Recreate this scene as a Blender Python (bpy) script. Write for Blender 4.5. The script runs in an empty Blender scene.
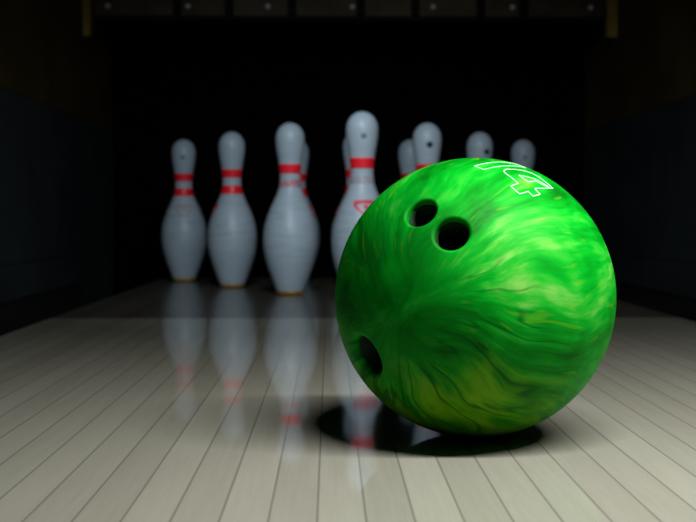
import bpy, bmesh, math, random
from mathutils import Vector, Matrix

random.seed(7)
PI = math.pi
sc = bpy.context.scene
COL = sc.collection

# ------------------------------------------------------------------ layout (metres)
LANE_X0, LANE_X1 = -0.4740, 0.5966          # lane edges, 39 boards
LANE_C = 0.5 * (LANE_X0 + LANE_X1)
BOARD = (LANE_X1 - LANE_X0) / 39.0
GUT = 0.235                                  # gutter width
WALL_L, WALL_R = LANE_X0 - GUT, LANE_X1 + GUT
DECK_Y0, DECK_Y1 = 1.895, 3.19
PIT_Y = 3.72
HEAD = (0.0637, 2.2328)                      # spot of the head pin
PITCH = 0.3048
ROW = PITCH * math.sqrt(3) / 2
R = 0.1080
BALL = Vector((0.1118, 0.8682, R))

# ------------------------------------------------------------------ helpers
def tag(o, label=None, cat=None, group=None, kind=None):
    if label: o['label'] = label
    if cat: o['category'] = cat
    if group: o['group'] = group
    if kind: o['kind'] = kind
    return o

def obj(name, bm, mat, parent=None, smooth=False, normals=True):
    if normals:
        bmesh.ops.recalc_face_normals(bm, faces=bm.faces)
    me = bpy.data.meshes.new(name)
    bm.to_mesh(me); bm.free()
    if smooth:
        for p in me.polygons: p.use_smooth = True
    if mat: me.materials.append(mat)
    o = bpy.data.objects.new(name, me)
    COL.objects.link(o)
    if parent: o.parent = parent
    return o

def box(bm, x0, x1, y0, y1, z0, z1, bevel=0.0):
    r = bmesh.ops.create_cube(bm, size=1.0)
    vs = r['verts']
    for v in vs:
        v.co = Vector(((x0 + x1) / 2 + v.co.x * (x1 - x0), (y0 + y1) / 2 + v.co.y * (y1 - y0), (z0 + z1) / 2 + v.co.z * (z1 - z0)))
    if bevel:
        es = list({e for v in vs for e in v.link_edges})
        bmesh.ops.bevel(bm, geom=es, offset=bevel, segments=2, affect='EDGES')

def lathe(bm, prof, n=64, axis=None, cap=True):
    """revolve (radius, height) pairs about +Z"""
    rings = []
    for r, z in prof:
        if r < 1e-6:
            rings.append([bm.verts.new((0, 0, z))])
        else:
            rings.append([bm.verts.new((r * math.cos(2 * PI * k / n), r * math.sin(2 * PI * k / n), z)) for k in range(n)])
    for a, b in zip(rings, rings[1:]):
        for k in range(n):
            k2 = (k + 1) % n
            if len(a) == 1 and len(b) == 1: continue
            if len(a) == 1: bm.faces.new((a[0], b[k], b[k2]))
            elif len(b) == 1: bm.faces.new((a[k], a[k2], b[0]))
            else: bm.faces.new((a[k], a[k2], b[k2], b[k]))
    return rings

# ------------------------------------------------------------------ materials
def new_mat(name):
    m = bpy.data.materials.new(name); m.use_nodes = True
    nt = m.node_tree
    return m, nt, nt.nodes['Principled BSDF']

class NT:
    """small helper for wiring nodes"""
    def __init__(s, nt): s.nt = nt
    def n(s, t, **kw):
        nd = s.nt.nodes.new(t)
        for k, v in kw.items(): setattr(nd, k, v)
        return nd
    def put(s, sock, v):
        if hasattr(v, 'is_output'): s.nt.links.new(v, sock)
        else: sock.default_value = v
    def math(s, op, a, b=0.0, c=0.0, clamp=False):
        nd = s.n('ShaderNodeMath', operation=op, use_clamp=clamp)
        s.put(nd.inputs[0], a); s.put(nd.inputs[1], b); s.put(nd.inputs[2], c)
        return nd.outputs[0]
    def vmath(s, op, a, b=(0, 0, 0), scale=1.0):
        nd = s.n('ShaderNodeVectorMath', operation=op)
        s.put(nd.inputs[0], a)
        if op == 'SCALE': s.put(nd.inputs['Scale'], scale)
        elif op not in ('NORMALIZE', 'LENGTH'): s.put(nd.inputs[1], b)
        return nd.outputs['Value'] if op in ('DOT_PRODUCT', 'LENGTH') else nd.outputs['Vector']
    def noise(s, vec, scale, detail=3.0, rough=0.55, dist=0.0, color=False):
        nd = s.n('ShaderNodeTexNoise')
        s.put(nd.inputs['Vector'], vec)
        nd.inputs['Scale'].default_value = scale; nd.inputs['Detail'].default_value = detail
        nd.inputs['Roughness'].default_value = rough; nd.inputs['Distortion'].default_value = dist
        return nd.outputs['Color'] if color else nd.outputs['Fac']
    def ramp(s, fac, stops, interp='EASE'):
        nd = s.n('ShaderNodeValToRGB'); cr = nd.color_ramp; cr.interpolation = interp
        while len(cr.elements) < len(stops): cr.elements.new(0.5)
        for e, (p, c) in zip(cr.elements, stops):
            e.position = p
            e.color = (*c, 1) if not isinstance(c, (int, float)) else (c, c, c, 1)
        s.put(nd.inputs[0], fac)
        return nd.outputs[0]
    def mix(s, f, a, b, mode='MIX'):
        nd = s.n('ShaderNodeMix', data_type='RGBA', blend_type=mode)
        s.put(nd.inputs[0], f)
        s.put(nd.inputs[6], a if hasattr(a, 'is_output') else (*a, 1))
        s.put(nd.inputs[7], b if hasattr(b, 'is_output') else (*b, 1))
        return nd.outputs[2]

def boards_mat(name, base, dark, rough, seam_col, seam_w):
    m, nt, b = new_mat(name); q = NT(nt)
    co = q.n('ShaderNodeTexCoord').outputs['Object']
    sep = q.n('ShaderNodeSeparateXYZ'); nt.links.new(co, sep.inputs[0])
    x = q.math('DIVIDE', q.math('SUBTRACT', sep.outputs[0], LANE_X0), BOARD)
    idx = q.math('FLOOR', x)
    fr = q.math('FRACT', x)
    edge = q.math('MINIMUM', fr, q.math('SUBTRACT', 1.0, fr))
    seam = q.math('SUBTRACT', 1.0, q.math('SMOOTH_MIN', q.math('DIVIDE', edge, seam_w), 1.0, 0.1), clamp=True)
    # every board has a tone of its own
    wn = q.n('ShaderNodeTexWhiteNoise', noise_dimensions='1D'); nt.links.new(idx, wn.inputs['W'])
    tone = wn.outputs['Value']
    # grain runs along the board
    cx = q.n('ShaderNodeCombineXYZ')
    q.put(cx.inputs[0], q.math('MULTIPLY', sep.outputs[0], 55.0))
    q.put(cx.inputs[1], q.math('MULTIPLY', sep.outputs[1], 3.5))
    q.put(cx.inputs[2], q.math('MULTIPLY', idx, 7.31))
    g1 = q.noise(cx.outputs[0], 1.0, 4.0, 0.6, 0.8)
    cx2 = q.n('ShaderNodeCombineXYZ')
    q.put(cx2.inputs[0], q.math('MULTIPLY', sep.outputs[0], 420.0))
    q.put(cx2.inputs[1], q.math('MULTIPLY', sep.outputs[1], 14.0))
    q.put(cx2.inputs[2], q.math('MULTIPLY', idx, 3.7))
    g2 = q.noise(cx2.outputs[0], 1.0, 2.0, 0.6)
    f = q.math('MULTIPLY_ADD', tone, 0.32, q.math('MULTIPLY_ADD', g1, 0.5, q.math('MULTIPLY', g2, 0.3)))
    c = q.mix(q.ramp(f, [(0.27, 0.0), (0.84, 1.0)], 'LINEAR'), dark, base)
    c = q.mix(q.math('MULTIPLY', seam, 0.62), c, seam_col)
    nt.links.new(c, b.inputs['Base Color'])
    b.inputs['Roughness'].default_value = rough
    b.inputs['IOR'].default_value = 1.40
    sm = q.noise(co, 9.0, 3.0, 0.6)
    nt.links.new(q.math('MULTIPLY_ADD', sm, 0.05, rough - 0.025), b.inputs['Roughness'])
    return m

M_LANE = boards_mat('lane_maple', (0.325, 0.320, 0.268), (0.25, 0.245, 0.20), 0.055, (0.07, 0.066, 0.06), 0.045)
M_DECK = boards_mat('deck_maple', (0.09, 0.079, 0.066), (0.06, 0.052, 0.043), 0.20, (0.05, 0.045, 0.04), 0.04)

def plain(name, col, rough=0.5, metal=0.0, spec=0.5, var=0.0, scale=20.0):
    m, nt, b = new_mat(name); q = NT(nt)
    co = q.n('ShaderNodeTexCoord').outputs['Object']
    f = q.noise(co, scale, 4.0, 0.6)
    lo = tuple(c * (1 - var) for c in col); hi = tuple(min(1, c * (1 + var)) for c in col)
    nt.links.new(q.mix(q.ramp(f, [(0.3, 0.0), (0.7, 1.0)]), lo, hi), b.inputs['Base Color'])
    b.inputs['Roughness'].default_value = rough
    b.inputs['Metallic'].default_value = metal
    b.inputs['Specular IOR Level'].default_value = spec
    return m

def pin_mat():
    m, nt, b = new_mat('pin_plastic'); q = NT(nt)
    tc = q.n('ShaderNodeTexCoord'); co = tc.outputs['Object']
    sep = q.n('ShaderNodeSeparateXYZ'); nt.links.new(co, sep.inputs[0])
    cb = q.n('ShaderNodeCombineXYZ')
    q.put(cb.inputs[0], q.math('MULTIPLY', sep.outputs[0], 14.0)); q.put(cb.inputs[1], q.math('MULTIPLY', sep.outputs[1], 14.0))
    q.put(cb.inputs[2], q.math('MULTIPLY', sep.outputs[2], 110.0))
    rnd = q.n('ShaderNodeObjectInfo').outputs['Random']
    off = q.vmath('SCALE', (31.0, 17.0, 53.0), scale=rnd)
    v = q.vmath('ADD', cb.outputs[0], off)
    scuff = q.noise(v, 1.0, 4.0, 0.65)                 # rings of rub marks round the belly
    band = q.ramp(sep.outputs[2], [(0.05, 0.0), (0.10, 1.0), (0.16, 1.0), (0.24, 0.25)])
    d = q.math('MULTIPLY', q.ramp(scuff, [(0.42, 0.0), (0.72, 1.0)]), q.math('MULTIPLY_ADD', band, 0.5, 0.25))
    c = q.mix(d, (0.42, 0.52, 0.60), (0.32, 0.40, 0.46))
    spot = q.noise(q.vmath('ADD', co, off), 160.0, 2.0, 0.5)
    c = q.mix(q.math('MULTIPLY', q.ramp(spot, [(0.66, 0.0), (0.72, 1.0)]), 0.35), c, (0.22, 0.27, 0.31))
    nt.links.new(c, b.inputs['Base Color'])
    b.inputs['Roughness'].default_value = 0.42
    return m
M_PIN = pin_mat()
def stripe_mat(name, col, worn, thr):
    m, nt, b = new_mat(name); q = NT(nt)
    co = q.n('ShaderNodeTexCoord').outputs['Object']
    f = q.noise(co, 170.0, 3.0, 0.65)
    nt.links.new(q.mix(q.ramp(f, [(thr, 0.0), (thr + 0.1, 1.0)]), col, worn), b.inputs['Base Color'])
    b.inputs['Roughness'].default_value = 0.4
    return m
M_RED = stripe_mat('red_paint', (0.96, 0.014, 0.03), (0.85, 0.06, 0.08), 0.62)
M_FADED = stripe_mat('faded_red_paint', (0.60, 0.12, 0.15), (0.46, 0.40, 0.45), 0.46)
M_GHOST = stripe_mat('worn_red_paint', (0.40, 0.38, 0.44), (0.41, 0.47, 0.54), 0.5)
M_PALE = stripe_mat('pale_red_paint', (0.47, 0.36, 0.40), (0.43, 0.48, 0.55), 0.52)
M_LOGO = stripe_mat('logo_red_paint', (0.80, 0.05, 0.09), (0.62, 0.25, 0.30), 0.6)
M_AMBER = plain('amber_nylon', (0.50, 0.28, 0.05), 0.4, var=0.15, scale=60)
M_BLACKDOT = plain('black_dot', (0.006, 0.007, 0.009), 0.5, var=0.2)
M_GREYDOT = plain('grey_dot', (0.16, 0.18, 0.21), 0.5, var=0.2)

M_KICK = plain('kickback_grey', (0.027, 0.036, 0.040), 0.55, var=0.25, scale=5, spec=0.3)
M_BROWN = plain('kickback_wood', (0.075, 0.052, 0.014), 0.6, var=0.3, scale=4, spec=0.2)
M_GUTTER = plain('gutter_black', (0.010, 0.010, 0.011), 0.55, var=0.2, scale=8, spec=0.2)
M_CAP = plain('capping_dark', (0.03, 0.03, 0.032), 0.5, var=0.2, scale=6, spec=0.3)
M_CURTAIN = plain('pit_curtain', (0.0025, 0.0025, 0.003), 0.95, var=0.3, scale=15, spec=0.0)
M_BEAM = plain('beam_brown', (0.055, 0.038, 0.018), 0.6, var=0.35, scale=9, spec=0.2)
M_POST = plain('post_ochre', (0.26, 0.18, 0.03), 0.6, var=0.2, scale=12, spec=0.2)
M_BOLT = plain('bolt_steel', (0.55, 0.56, 0.58), 0.45, metal=0.3, var=0.1)
M_BRACKET = plain('bracket_black', (0.004, 0.004, 0.004), 0.7, var=0.2, spec=0.1)
M_SEAM = plain('seam_black', (0.02, 0.022, 0.025), 0.6, var=0.2, spec=0.2)
M_WHITE = plain('engraving_white', (0.52, 0.74, 0.58), 0.5, var=0.05, scale=80)

# ------------------------------------------------------------------ the setting
def slab(name, x0, x1, y0, y1, z0, z1, mat, label, cat='floor', parent=None):
    bm = bmesh.new(); box(bm, x0, x1, y0, y1, z0, z1, 0.0008)
    o = obj(name, bm, mat, parent)
    if parent is None: tag(o, label, cat, kind='structure')
    return o

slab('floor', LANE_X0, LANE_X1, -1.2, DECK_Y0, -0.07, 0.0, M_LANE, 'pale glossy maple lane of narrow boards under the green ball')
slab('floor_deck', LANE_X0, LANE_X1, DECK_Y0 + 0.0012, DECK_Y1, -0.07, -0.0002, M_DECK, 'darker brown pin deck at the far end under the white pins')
slab('floor_pit', WALL_L - 0.6, WALL_R + 0.6, DECK_Y1 + 0.002, PIT_Y, -0.22, -0.18, M_CURTAIN, 'black pit floor behind the pins')

def gutter(name, x0, x1, label):
    bm = bmesh.new()
    n = 20; y0, y1 = -1.2, DECK_Y1
    prof = []
    for i in range(n + 1):
        a = PI * i / n
        prof.append(((x0 + x1) / 2 - math.cos(a) * (x1 - x0) / 2 * 0.995, -0.012 - 0.062 * math.sin(a) ** 0.8))
    prof += [(x1 - 0.0006, -0.09), (x0 + 0.0006, -0.09)]
    a = [bm.verts.new((x, y0, z)) for x, z in prof]; b = [bm.verts.new((x, y1, z)) for x, z in prof]
    m = len(prof)
    for i in range(m):
        j = (i + 1) % m
        bm.faces.new((a[i], a[j], b[j], b[i]))
    bm.faces.new(a); bm.faces.new(b[::-1])
    tag(obj(name, bm, M_GUTTER), label, 'floor', kind='structure')
gutter('floor_gutter_left', WALL_L, LANE_X0 - 0.001, 'black channel along the left edge of the lane')
gutter('floor_gutter_right', LANE_X1 + 0.001, WALL_R, 'black channel along the right edge of the lane')
slab('floor_capping_left', WALL_L - 0.55, WALL_L - 0.002, -1.2, 1.78, -0.09, 0.0, M_CAP, 'dark divider floor beyond the left gutter')
slab('floor_capping_right', WALL_R + 0.002, WALL_R + 0.55, -1.2, 1.78, -0.09, 0.0, M_CAP, 'dark divider floor beyond the right gutter')

def kick(side, x, s):
    """side partition of the pin deck: grey lower plate, brown frame above it"""
    xo = x + s * 0.05
    a, b = min(x, xo), max(x, xo)
    w = slab('wall_' + side, a + (0.0015 if s > 0 else 0), b - (0.0015 if s < 0 else 0), 1.8, PIT_Y, -0.09, 0.452, M_KICK,
             'dark blue-grey partition plate %s of the pin deck' % side, 'wall')
    bm = bmesh.new()
    f = x - s * 0.0012 + s * 0.0015
    box(bm, min(f, f + s * 0.003), max(f, f + s * 0.003), 1.82, 3.4, 0.066, 0.0695)
    obj('panel_seam', bm, M_SEAM, w)
    slab('trim_1' if side == 'left' else 'trim_2', a + (0.004 if s > 0 else 0), b - (0.004 if s < 0 else 0), 1.8, PIT_Y, 0.4535, 1.6, M_BROWN,
         'dark brown upper panel above the %s partition plate' % side, 'wall')
kick('left', WALL_L, -1)
kick('right', WALL_R, 1)

# black pit curtain with soft folds
bm = bmesh.new()
n = 120; x0, x1 = WALL_L - 0.05, WALL_R + 0.05
rows = []
for z in (-0.18, 0.5, 1.0, 1.6):
    rows.append([bm.verts.new((x0 + (x1 - x0) * i / n, PIT_Y - 0.03 + 0.012 * math.sin(i * 0.7) + 0.006 * math.sin(i * 1.9 + z), z)) for i in range(n + 1)])
for a, b in zip(rows, rows[1:]):
    for i in range(n):
        bm.faces.new((a[i], a[i + 1], b[i + 1], b[i]))
o = obj('wall_back', bm, M_CURTAIN, smooth=True)
o.modifiers.new('thickness', 'SOLIDIFY').thickness = 0.01
tag(o, 'black pit curtain behind the pins', 'wall', kind='structure')

# ------------------------------------------------------------------ pin machine front: beam with bolts, two posts
BEAM_Y = 3.30
def at_x(px, y):                              # lateral position seen at column px for a depth y
    return (px - 330.6) / 1119.7 * y
beam = tag(bpy.data.objects.new('machine_beam', None), 'dark brown beam with a row of grey bolts above the pins', 'beam')
COL.objects.link(beam); beam.location = (LANE_C, BEAM_Y, 0.747)
bxl, bxr = at_x(97, BEAM_Y) - LANE_C, at_x(603, BEAM_Y) - LANE_C
bm = bmesh.new(); box(bm, bxl, bxr, 0.0, 0.06, 0.0, 0.22, 0.004); obj('crossbar', bm, M_BEAM, beam)
bm = bmesh.new(); box(bm, bxl, bxr, -0.008, 0.0, 0.0, 0.012, 0.001); obj('lip', bm, M_BRACKET, beam)
for px in (111, 190, 269, 353, 433, 512, 590):
    bm = bmesh.new()
    lathe(bm, [(0, 0.010), (0.0045, 0.0095), (0.0075, 0.007), (0.0085, 0.003), (0.0085, 0), (0, 0)], 20)
    bmesh.ops.rotate(bm, verts=bm.verts, matrix=Matrix.Rotation(PI / 2, 3, 'X'))
    b = obj('bolt', bm, M_BOLT, beam, smooth=True); b.location = (at_x(px, BEAM_Y) - LANE_C, 0.0, 0.0390)
for px in (180, 231, 293, 361, 415, 480, 523):
    bm = bmesh.new()
    w = 0.012
    box(bm, -w, w, -0.018, 0.0, 0.014, 0.21, 0.002)
    box(bm, -w * 2.6, w * 2.6, -0.02, -0.001, 0.075, 0.2, 0.006)
    b = obj('bracket', bm, M_BRACKET, beam); b.location = (at_x(px, BEAM_Y) - LANE_C, 0, 0)
for px, s in ((89, 'left'), (611, 'right')):
    x = at_x(px, BEAM_Y)
    bm = bmesh.new()
    box(bm, -0.018, 0.018, -0.02, 0.02, 0.0, 0.4, 0.003)
    box(bm, -0.014, 0.014, -0.0235, -0.02, 0.01, 0.38, 0.001)
    o = obj('machine_post', bm, M_POST)
    o.location = (x, BEAM_Y - 0.01, 0.696)
    tag(o, 'dull ochre upright post at the %s end of the bolted beam' % s, 'post')

# ------------------------------------------------------------------ pins
IN = 0.0254
SPEC = [(0.0, 2.031), (0.16, 2.33), (0.75, 2.828), (2.25, 3.906), (3.375, 4.510), (4.5, 4.766), (5.875, 4.563), (7.25, 3.703),
        (8.625, 2.472), (9.375, 1.965), (10.0, 1.797), (10.875, 1.870), (11.75, 2.094), (12.625, 2.406), (13.5, 2.547)]
def _spline(pts):
    xs = [p[0] for p in pts]; ys = [p[1] for p in pts]; n = len(xs)
    m = [0.0] * n
    for i in range(1, n - 1): m[i] = (ys[i + 1] - ys[i - 1]) / (xs[i + 1] - xs[i - 1])
    m[0] = (ys[1] - ys[0]) / (xs[1] - xs[0]); m[-1] = 0.0
    m[5] = 0.0
    def f(x):
        i = max(0, min(n - 2, next((k for k in range(n - 1) if x <= xs[k + 1]), n - 2)))
        h = xs[i + 1] - xs[i]; t = (x - xs[i]) / h
        return ((2 * t**3 - 3 * t**2 + 1) * ys[i] + (t**3 - 2 * t**2 + t) * h * m[i] + (-2 * t**3 + 3 * t**2) * ys[i + 1] + (t**3 - t**2) * h * m[i + 1])
    return f
_f = _spline(SPEC)
def pin_r(z):
    """radius of the pin at height z (m)"""
    zi = z / IN
    if zi <= 13.5: return _f(zi) * 0.5 * IN
    u = min(1.0, (zi - 13.5) / 1.5)
    return 1.2735 * IN * math.sqrt(max(0.0, 1 - u ** 2.15))
BASE_H = 0.007
def pin_body():
    bm = bmesh.new()
    prof = [(0, BASE_H), (pin_r(BASE_H), BASE_H)]
    z = 0.010
    while z < 0.343: prof.append((pin_r(z), z)); z += 0.0035
    for i in range(1, 24):
        a = PI / 2 * i / 24
        zz = (13.5 + 1.5 * math.sin(a)) * IN
        if zz > 0.3445: prof.append((pin_r(zz), zz))
    prof.append((0, 15 * IN))
    lathe(bm, prof, 72)
    return bm
def pin_base():
    bm = bmesh.new()
    lathe(bm, [(0, 0), (0.0245, 0), (0.0262, 0.0012), (pin_r(0.0035), 0.0035), (pin_r(BASE_H) + 0.0002, BASE_H), (0, BASE_H)], 72)
    return bm
def pin_band(z0, z1):
    bm = bmesh.new(); e = 0.0004
    zs = [z0 + (z1 - z0) * i / 8 for i in range(9)]
    prof = [(pin_r(z0) - 0.001, z0)] + [(pin_r(z) + e, z) for z in zs] + [(pin_r(z1) - 0.001, z1)]
    lathe(bm, prof, 72)
    return bm
def on_pin(u, z, off):                        # u = arc length round the pin from its front (-Y)
    r = pin_r(z); a = -PI / 2 + u / r
    return Vector(((r + off) * math.cos(a), (r + off) * math.sin(a), z))
def pin_dot(rad):
    bm = bmesh.new(); n = 28; zc = 0.331
    rings = [[bm.verts.new(on_pin(0, zc, 0.0008))]]
    for k in (0.5, 1.0):
        rings.append([bm.verts.new(on_pin(rad * k * math.cos(2 * PI * i / n), zc + rad * k * math.sin(2 * PI * i / n), 0.0006)) for i in range(n)])
    rings.append([bm.verts.new(on_pin(rad * math.cos(2 * PI * i / n), zc + rad * math.sin(2 * PI * i / n), -0.0006)) for i in range(n)])
    for i in range(n):
        j = (i + 1) % n
        bm.faces.new((rings[0][0], rings[1][i], rings[1][j]))
        bm.faces.new((rings[1][i], rings[2][i], rings[2][j], rings[1][j]))
        bm.faces.new((rings[2][i], rings[3][i], rings[3][j], rings[2][j]))
    return bm
def pin_logo():
    """red emblem: a broad inverted shield outline with a small drop inside it"""
    bm = bmesh.new(); zc = 0.187
    outer = [(-0.026, 0.012), (-0.021, 0.0165), (-0.008, 0.018), (0.008, 0.018), (0.021, 0.0165), (0.026, 0.012), (0.023, 0.004), (0.011, -0.009), (0.0, -0.019), (-0.011, -0.009), (-0.023, 0.004)]
    inner = [(-0.019, 0.0085), (-0.016, 0.0098), (-0.007, 0.0105), (0.007, 0.0105), (0.016, 0.0098), (0.019, 0.0085), (0.0165, 0.0045), (0.0075, -0.0035), (0.0, -0.0095), (-0.0075, -0.0035), (-0.0165, 0.0045)]
    def dens(p):
        out = []
        for a, b in zip(p, p[1:] + p[:1]):
            for t in range(5): out.append((a[0] + (b[0] - a[0]) * t / 5, a[1] + (b[1] - a[1]) * t / 5))
        return out
    O, I = dens(outer), dens(inner)
    def ring(P, off): return [bm.verts.new(on_pin(u, zc + v, off)) for u, v in P]
    o0, o1, i1, i0 = ring(O, -0.0005), ring(O, 0.0005), ring(I, 0.0005), ring(I, -0.0005)
    n = len(O)
    for a, b in ((o0, o1), (o1, i1), (i1, i0)):
        for k in range(n):
            j = (k + 1) % n
            bm.faces.new((a[k], a[j], b[j], b[k]))
    D = [(0.0058 * math.cos(2 * PI * i / 20), 0.004 + 0.0042 * math.sin(2 * PI * i / 20)) for i in range(20)]
    c = bm.verts.new(on_pin(0, zc + 0.004, 0.0006)); d1 = ring(D, 0.0005); d0 = ring(D, -0.0005)
    for k in range(20):
        j = (k + 1) % 20
        bm.faces.new((c, d1[k], d1[j])); bm.faces.new((d1[k], d0[k], d0[j], d1[j]))
    return bm

proto = {
    'body': obj('body', pin_body(), M_PIN, smooth=True),
    'base': obj('base_ring', pin_base(), M_AMBER, smooth=True),
    'upper': obj('neck_stripe', pin_band(0.2675, 0.2885), M_RED, smooth=True),
    'lower': obj('neck_stripe', pin_band(0.228, 0.249), M_RED, smooth=True),
    'faded': obj('neck_stripe', pin_band(0.2385, 0.2535), M_FADED, smooth=True),
    'ghost': obj('neck_stripe', pin_band(0.2385, 0.2535), M_GHOST, smooth=True),
    'black': obj('head_dot', pin_dot(0.0070), M_BLACKDOT, smooth=True),
    'grey': obj('head_dot', pin_dot(0.0052), M_GREYDOT, smooth=True),
    'logo': obj('emblem', pin_logo(), M_LOGO),
    'logofaint': obj('emblem', pin_logo(), M_PALE),
}
used = set()
def part(key, parent, ang=0.0, label=None):
    o = proto[key] if key not in used else proto[key].copy()
    if key in used: COL.objects.link(o)
    used.add(key)
    o.parent = parent; o.location = (0, 0, 0); o.rotation_euler = (0, 0, ang)
    if label: o['label'] = label
    elif 'label' in o: del o['label']
    return o

hx, hy = HEAD
S, Q = PITCH, ROW
# (column offset, row, label, [(part, turn in degrees, part label)])
PINS = [
    (0.0, 0, 'nearest and tallest white pin, red emblem on its belly, its foot behind the ball',
     [('upper', 0, 'bright red stripe'), ('ghost', 0, 'worn pale stripe'), ('grey', 4, 'small grey dot'), ('logo', 9, 'red emblem')]),
    (-0.5, 1, 'white pin just left of the nearest pin, one bright and one faded red stripe',
     [('upper', 0, 'bright red stripe'), ('faded', 0, 'faded red stripe'), ('logofaint', 150, None)]),
    (0.5, 1, 'white pin with a large black dot on its head, above the left of the ball',
     [('upper', 0, None), ('lower', 0, None), ('black', 5, 'large black dot'), ('logo', 120, None)]),
    (-1.0, 2, 'second white pin from the left, plain head, two red stripes and a scuffed belly',
     [('upper', 0, None), ('lower', 0, None), ('logo', -84, None)]),
    (0.0, 2, 'white pin almost wholly hidden behind the nearest pin',
     [('upper', 0, None), ('lower', 0, None), ('logo', -80, None)]),
    (1.0, 2, 'white pin head with a black dot off its middle, above the top of the ball',
     [('upper', 0, None), ('lower', 0, None), ('black', 25, 'black dot'), ('logo', 150, None)]),
    (-1.5, 3, 'leftmost white pin with a small grey dot on its head and two red stripes',
     [('upper', 0, None), ('lower', 0, None), ('grey', 3, 'small grey dot'), ('logofaint', 8, 'faded red emblem')]),
    (-0.5, 3, 'white pin peeking out at the right behind the pin nearest the left of the ball',
     [('upper', 0, None), ('lower', 0, None), ('logo', 62, None)]),
    (0.5, 3, 'dim white pin head behind the left of the pin with the large black dot',
     [('upper', 0, None), ('lower', 0, None), ('logo', 170, None)]),
    (1.5, 3, 'rightmost white pin head with a faint grey dot, above the white outlined number',
     [('upper', 0, None), ('lower', 0, None), ('grey', 0, 'faint grey dot'), ('logofaint', 160, None)]),
]
for dx, row, label, parts in PINS:
    p = bpy.data.objects.new('bowling_pin', None); COL.objects.link(p)
    p.location = (hx + dx * S, hy + row * Q, 0.0)
    p.empty_display_size = 0.05
    tag(p, label, 'bowling pin', 'white bowling pins in a triangle on the pin deck')
    part('body', p, random.uniform(0, 6.28)); part('base', p, 0, 'amber base ring')
    for key, deg, lab in parts:
        part(key, p, math.radians(deg), lab)

# ------------------------------------------------------------------ the ball
CAM = Vector((0, 0, 0.1696))
CAM_ROT = Matrix.Rotation(-0.016, 3, 'Z') @ Matrix.Rotation(PI / 2 - 0.0384, 3, 'X')
FPX = 1119.67
def surf(px, py):
    """unit direction from the ball's centre to the point of its surface met along one line of sight"""
    d = (CAM_ROT @ Vector(((px - 348) / FPX, -(py - 261) / FPX, -1))).normalized()
    oc = CAM - BALL; b = oc.dot(d); disc = b * b - (oc.dot(oc) - R * R)
    t = -b - math.sqrt(max(disc, 0.0))
    return (oc + d * t).normalized()

HOLES = [('finger_hole', surf(420.6, 212.0), 0.0115, 0.0024, 0.055),
         ('finger_hole', surf(451.4, 233.2), 0.0121, 0.0026, 0.055),
         ('thumb_hole', surf(365.4, 357.0), 0.0151, 0.0038, 0.070)]

def frame(a):
    t = a.orthogonal().normalized(); return t, a.cross(t)

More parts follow.
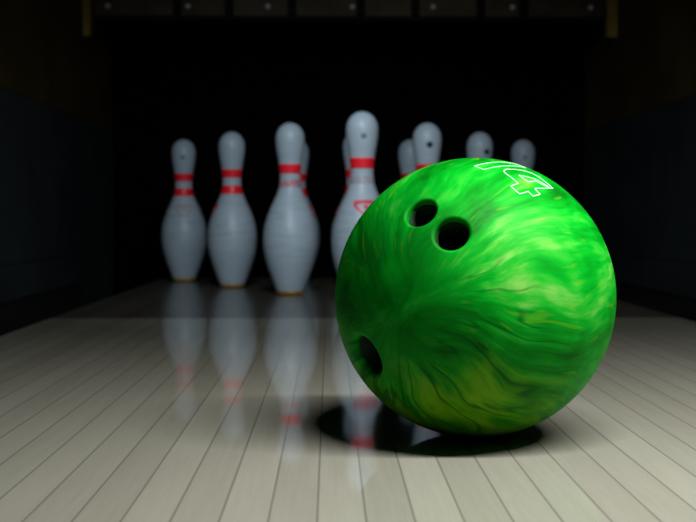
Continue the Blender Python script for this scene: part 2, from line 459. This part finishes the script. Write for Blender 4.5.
def ball_mat():
    m, nt, b = new_mat('ball_marble'); q = NT(nt)
    co = q.n('ShaderNodeTexCoord').outputs['Object']
    p = q.vmath('NORMALIZE', co)
    P = surf(398, 305)
    axis = (P.x, P.y, P.z)
    warp = q.vmath('SCALE', q.vmath('SUBTRACT', q.noise(p, 1.3, 1.5, 0.4, color=True), (0.5, 0.5, 0.5)), scale=0.48)
    pw = q.vmath('ADD', p, warp)
    d = q.vmath('DOT_PRODUCT', pw, axis)
    along = q.vmath('SCALE', axis, scale=d)
    perp = q.vmath('SUBTRACT', pw, along)
    pl = q.math('MAXIMUM', q.vmath('LENGTH', perp), 0.16)
    u = q.vmath('SCALE', perp, scale=q.math('DIVIDE', 1.0, q.math('POWER', pl, 0.80)))
    # streaks run out from one point of the shell
    flow = q.vmath('ADD', u, q.vmath('SCALE', axis, scale=q.math('MULTIPLY', d, 0.22)))
    broad = q.noise(flow, 1.7, 1.0, 0.5)
    mid = q.noise(q.vmath('ADD', flow, (3.8, 7.5, 6.1)), 6.5, 2.0, 0.5)
    fine = q.noise(q.vmath('ADD', flow, (1.7, 9.2, 3.3)), 24.0, 3.0, 0.6)
    cloud = q.noise(q.vmath('ADD', pw, (0.3, 8.8, 2.6)), 3.2, 2.0, 0.5)
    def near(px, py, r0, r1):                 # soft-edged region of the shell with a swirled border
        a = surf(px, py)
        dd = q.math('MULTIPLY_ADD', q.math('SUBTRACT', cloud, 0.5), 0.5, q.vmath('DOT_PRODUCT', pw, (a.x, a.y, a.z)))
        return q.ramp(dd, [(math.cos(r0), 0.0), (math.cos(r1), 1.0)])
    away = q.ramp(pl, [(0.15, 0.0), (0.55, 1.0)])
    fine = q.math('MULTIPLY_ADD', q.math('SUBTRACT', fine, 0.5), away, 0.5)
    mid = q.math('MULTIPLY_ADD', q.math('SUBTRACT', mid, 0.5), q.math('MULTIPLY_ADD', away, 0.6, 0.4), 0.5)
    pale = near(515, 205, 0.8, 0.2)
    f = q.math('MULTIPLY_ADD', broad, 0.36, q.math('MULTIPLY_ADD', mid, 0.56, q.math('MULTIPLY_ADD', fine, 0.26, q.math('MULTIPLY', cloud, 0.34))))
    f = q.math('MULTIPLY_ADD', pale, 0.035, f)
    c = q.ramp(f, [(0.58, (0.000, 0.12, 0.004)), (0.70, (0.000, 0.22, 0.007)), (0.81, (0.001, 0.33, 0.014)),
                   (0.89, (0.025, 0.40, 0.026)), (1.0, (0.17, 0.50, 0.08))], 'LINEAR')
    # short bright yellow flecks
    fl = q.ramp(q.noise(q.vmath('ADD', flow, (3.0, 3.0, 9.0)), 14.0, 1.0, 0.5), [(0.64, 0.0), (0.72, 1.0)])
    c = q.mix(q.math('MULTIPLY', q.math('MULTIPLY', fl, away), 0.28), c, (0.16, 0.44, 0.01))
    # olive swirl with the lane's warm bounce painted in, dark veins across the lower left
    olive_bounce = near(455, 436, 1.08, 0.5)
    c = q.mix(q.math('MULTIPLY', olive_bounce, 0.8), c, q.mix(q.ramp(f, [(0.62, 0.0), (0.9, 1.0)]), (0.008, 0.15, 0.0), (0.13, 0.27, 0.0)))
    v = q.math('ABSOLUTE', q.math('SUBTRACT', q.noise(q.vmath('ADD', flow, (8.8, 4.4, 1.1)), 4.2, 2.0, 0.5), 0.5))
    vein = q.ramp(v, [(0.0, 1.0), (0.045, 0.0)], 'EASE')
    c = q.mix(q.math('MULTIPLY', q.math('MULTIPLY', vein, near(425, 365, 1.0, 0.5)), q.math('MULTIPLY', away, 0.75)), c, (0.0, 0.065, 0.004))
    knot_shade = q.math('MULTIPLY', near(378, 286, 0.78, 0.25), q.ramp(cloud, [(0.35, 1.0), (0.65, 0.45)]))  # dark marbling where the streaks meet, deepened by painted shade of the left side
    c = q.mix(q.math('MULTIPLY', knot_shade, 0.75), c, (0.0, 0.075, 0.005))
    # scratches and dirt
    dirt = q.ramp(q.noise(p, 60.0, 4.0, 0.7), [(0.66, 0.0), (0.76, 1.0)])
    c = q.mix(q.math('MULTIPLY', dirt, 0.25), c, (0.01, 0.07, 0.015))
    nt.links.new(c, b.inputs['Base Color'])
    b.inputs['Roughness'].default_value = 0.5
    b.inputs['Specular IOR Level'].default_value = 0.06
    b.inputs['Coat Weight'].default_value = 0.0
    return m
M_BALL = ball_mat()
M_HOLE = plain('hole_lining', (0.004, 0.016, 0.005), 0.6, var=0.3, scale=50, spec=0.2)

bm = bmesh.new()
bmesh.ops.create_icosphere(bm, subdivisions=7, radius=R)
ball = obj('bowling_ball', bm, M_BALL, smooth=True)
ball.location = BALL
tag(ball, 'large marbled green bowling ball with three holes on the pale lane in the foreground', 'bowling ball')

cut = bmesh.new()
info = []
for name, a, r, q, depth in HOLES:
    rc = r + q; tc = math.sqrt((R - q) ** 2 - rc ** 2)
    ang1 = math.atan2(tc, rc)                 # outward normal where the rounded rim meets the ball
    prof = [(0, R - depth), (r * 0.8, R - depth + 0.001), (r, R - depth + 0.006)]
    prof += [(r, R - depth + 0.006 + (tc - R + depth - 0.006) * k / 6) for k in range(1, 6)]
    for k in range(13):
        w = PI + (ang1 - PI) * k / 12
        prof.append((rc + q * math.cos(w), tc + q * math.sin(w)))
    e = Vector((rc, tc)).normalized()
    prof += [(e.x * (R + 0.006), e.y * (R + 0.006)), (0, R + 0.010)]
    tmp = bmesh.new(); lathe(tmp, prof, 72)
    t, s = frame(a)
    for v in tmp.verts: v.co = t * v.co.x + s * v.co.y + a * v.co.z
    bmesh.ops.recalc_face_normals(tmp, faces=tmp.faces)
    me = bpy.data.meshes.new('tmp'); tmp.to_mesh(me); tmp.free()
    cut.from_mesh(me); bpy.data.meshes.remove(me)
    info.append((a, r, q, rc, tc, depth))
cme = bpy.data.meshes.new('cutter'); cut.to_mesh(cme); cut.free()
cob = bpy.data.objects.new('cutter', cme); COL.objects.link(cob); cob.location = BALL
md = ball.modifiers.new('drill', 'BOOLEAN'); md.operation = 'DIFFERENCE'; md.solver = 'EXACT'; md.object = cob
dg = bpy.context.evaluated_depsgraph_get()
nm = bpy.data.meshes.new_from_object(ball.evaluated_get(dg))
ball.modifiers.clear(); old = ball.data; ball.data = nm; bpy.data.meshes.remove(old)
bpy.data.objects.remove(cob); bpy.data.meshes.remove(cme)
nm.name = 'bowling_ball'
if not nm.materials: nm.materials.append(M_BALL)
nm.polygons.foreach_set('use_smooth', [True] * len(nm.polygons))
nrm = []
for v in nm.vertices:
    p = v.co; l = p.length; n_ = p / l
    for a, r, q, rc, tc, depth in info:
        t = p.dot(a); rad = p - a * t; rho = rad.length
        if t > 0 and rho < rc + 0.001 and l < R - 4e-6 and rho < rc * R / (R - q):
            rd = rad / rho if rho > 1e-6 else Vector((0, 0, 0))
            if t >= tc:
                n_ = (rd * (rho - rc) + a * (t - tc)).normalized()
            elif rho > r * 0.9: n_ = -rd
            else: n_ = a
    nrm.append(n_)
nm.normals_split_custom_set_from_vertices(nrm)

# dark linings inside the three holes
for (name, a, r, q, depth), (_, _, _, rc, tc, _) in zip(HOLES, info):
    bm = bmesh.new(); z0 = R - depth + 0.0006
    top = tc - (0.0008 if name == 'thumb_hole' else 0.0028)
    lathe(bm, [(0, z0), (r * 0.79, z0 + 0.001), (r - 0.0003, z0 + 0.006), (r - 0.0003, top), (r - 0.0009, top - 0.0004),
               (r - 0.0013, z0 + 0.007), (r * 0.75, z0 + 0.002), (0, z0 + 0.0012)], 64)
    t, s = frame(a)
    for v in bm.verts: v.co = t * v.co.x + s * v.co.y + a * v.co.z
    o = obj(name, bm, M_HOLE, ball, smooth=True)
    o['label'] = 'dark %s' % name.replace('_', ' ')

# outlined number 14 engraved in white
def c4(pts): return [(460 + x / 6.327, 150 + y / 6.327) for x, y in pts]
FOUR_OUT = c4([(296, 122), (345, 123), (400, 131), (455, 148), (500, 172), (540, 203), (588, 243), (540, 243), (474, 243), (482, 256), (508, 281), (462, 293),
               (431, 262), (404, 271), (376, 278), (347, 253), (320, 229), (345, 220), (369, 212), (330, 178), (290, 150), (277, 137), (282, 127)])
FOUR_IN = c4([(372, 160), (420, 176), (470, 190), (520, 209), (566, 237), (520, 222), (478, 196), (430, 202), (400, 180)])
FOUR_IN = c4([(372, 160), (415, 168), (462, 180), (510, 203), (566, 238), (520, 219), (478, 197), (430, 202), (400, 180)])
def stroke_obj(name, loops, label):
    bm = bmesh.new()
    for loop in loops:
        L = []
        for a, b in zip(loop, loop[1:] + loop[:1]):
            k = max(1, int((a - b).length * R / 0.0012))
            for t in range(k): L.append((a + (b - a) * t / k).normalized())
        n = len(L); sec = []
        for i in range(n):
            p = L[i]; tan = (L[(i + 1) % n] - L[i - 1]).normalized(); side = p.cross(tan).normalized()
            w, h = 0.00042, 0.00022
            sec.append([bm.verts.new(p * R + side * w * cx + p * hh) for cx, hh in ((-1, -0.0004), (-1, h * 0.5), (-0.5, h), (0.5, h), (1, h * 0.5), (1, -0.0004))])
        for i in range(n):
            j = (i + 1) % n
            for k in range(6):
                k2 = (k + 1) % 6
                bm.faces.new((sec[i][k], sec[i][k2], sec[j][k2], sec[j][k]))
    o = obj(name, bm, M_WHITE, ball, smooth=True); o['label'] = label
    return o
stroke_obj('engraved_digit', [[surf(*p) for p in FOUR_OUT], [surf(*p) for p in FOUR_IN]], 'white outlined digit 4')
# the 1 lies beyond the 4 and runs over the ball's shoulder: its own axes on the surface, up = towards the right
p1, p2 = surf(474.2, 166.2), surf(483.9, 169.6)
upv = (surf(553, 188.4) - surf(514.8, 190)).normalized(); acr = (p1 - p2)
def one(u, w): return (p2 + upv * u + acr * w).normalized()
ONE = [one(0.04 * k, 0) for k in range(11)] + [one(0.40 - 0.04 * k, 1.0) for k in range(11)]
stroke_obj('engraved_digit', [ONE], 'white outlined digit 1')

# ------------------------------------------------------------------ light
def area(name, loc, target, sx, sy, power, col, spread=PI):
    L = bpy.data.lights.new(name, 'AREA'); L.shape = 'RECTANGLE'; L.size = sx; L.size_y = sy; L.energy = power; L.color = col; L.spread = spread
    o = bpy.data.objects.new(name, L); COL.objects.link(o); o.location = loc
    o.rotation_euler = (Vector(target) - Vector(loc)).to_track_quat('-Z', 'Y').to_euler()
    return o
area('approach_strip_light', (0.375, 0.605, 0.70), (0.375, 0.64, 0.0), 0.60, 0.05, 13.8, (1.0, 1.0, 0.96))
area('pin_light', (-0.05, 0.95, 1.08), (0.03, 2.5, 0.25), 0.25, 0.1, 1.32, (0.82, 0.93, 1.0), math.radians(60))

w = bpy.data.worlds.new('world'); sc.world = w; w.use_nodes = True
w.node_tree.nodes['Background'].inputs[0].default_value = (0.5, 0.6, 0.7, 1)
w.node_tree.nodes['Background'].inputs[1].default_value = 0.004

# ------------------------------------------------------------------ camera
cam = bpy.data.cameras.new('camera'); co = bpy.data.objects.new('camera', cam); COL.objects.link(co)
cam.sensor_width = 36.0; cam.lens = FPX / 696 * 36.0
cam.clip_start = 0.02
co.matrix_world = Matrix.Translation(CAM) @ CAM_ROT.to_4x4()
cam.dof.use_dof = True; cam.dof.focus_distance = 0.79; cam.dof.aperture_fstop = 13.0
sc.camera = co

sc.view_settings.view_transform = 'Standard'
sc.view_settings.look = 'None'
sc.view_settings.gamma = 1.0
sc.view_settings.exposure = 0.0
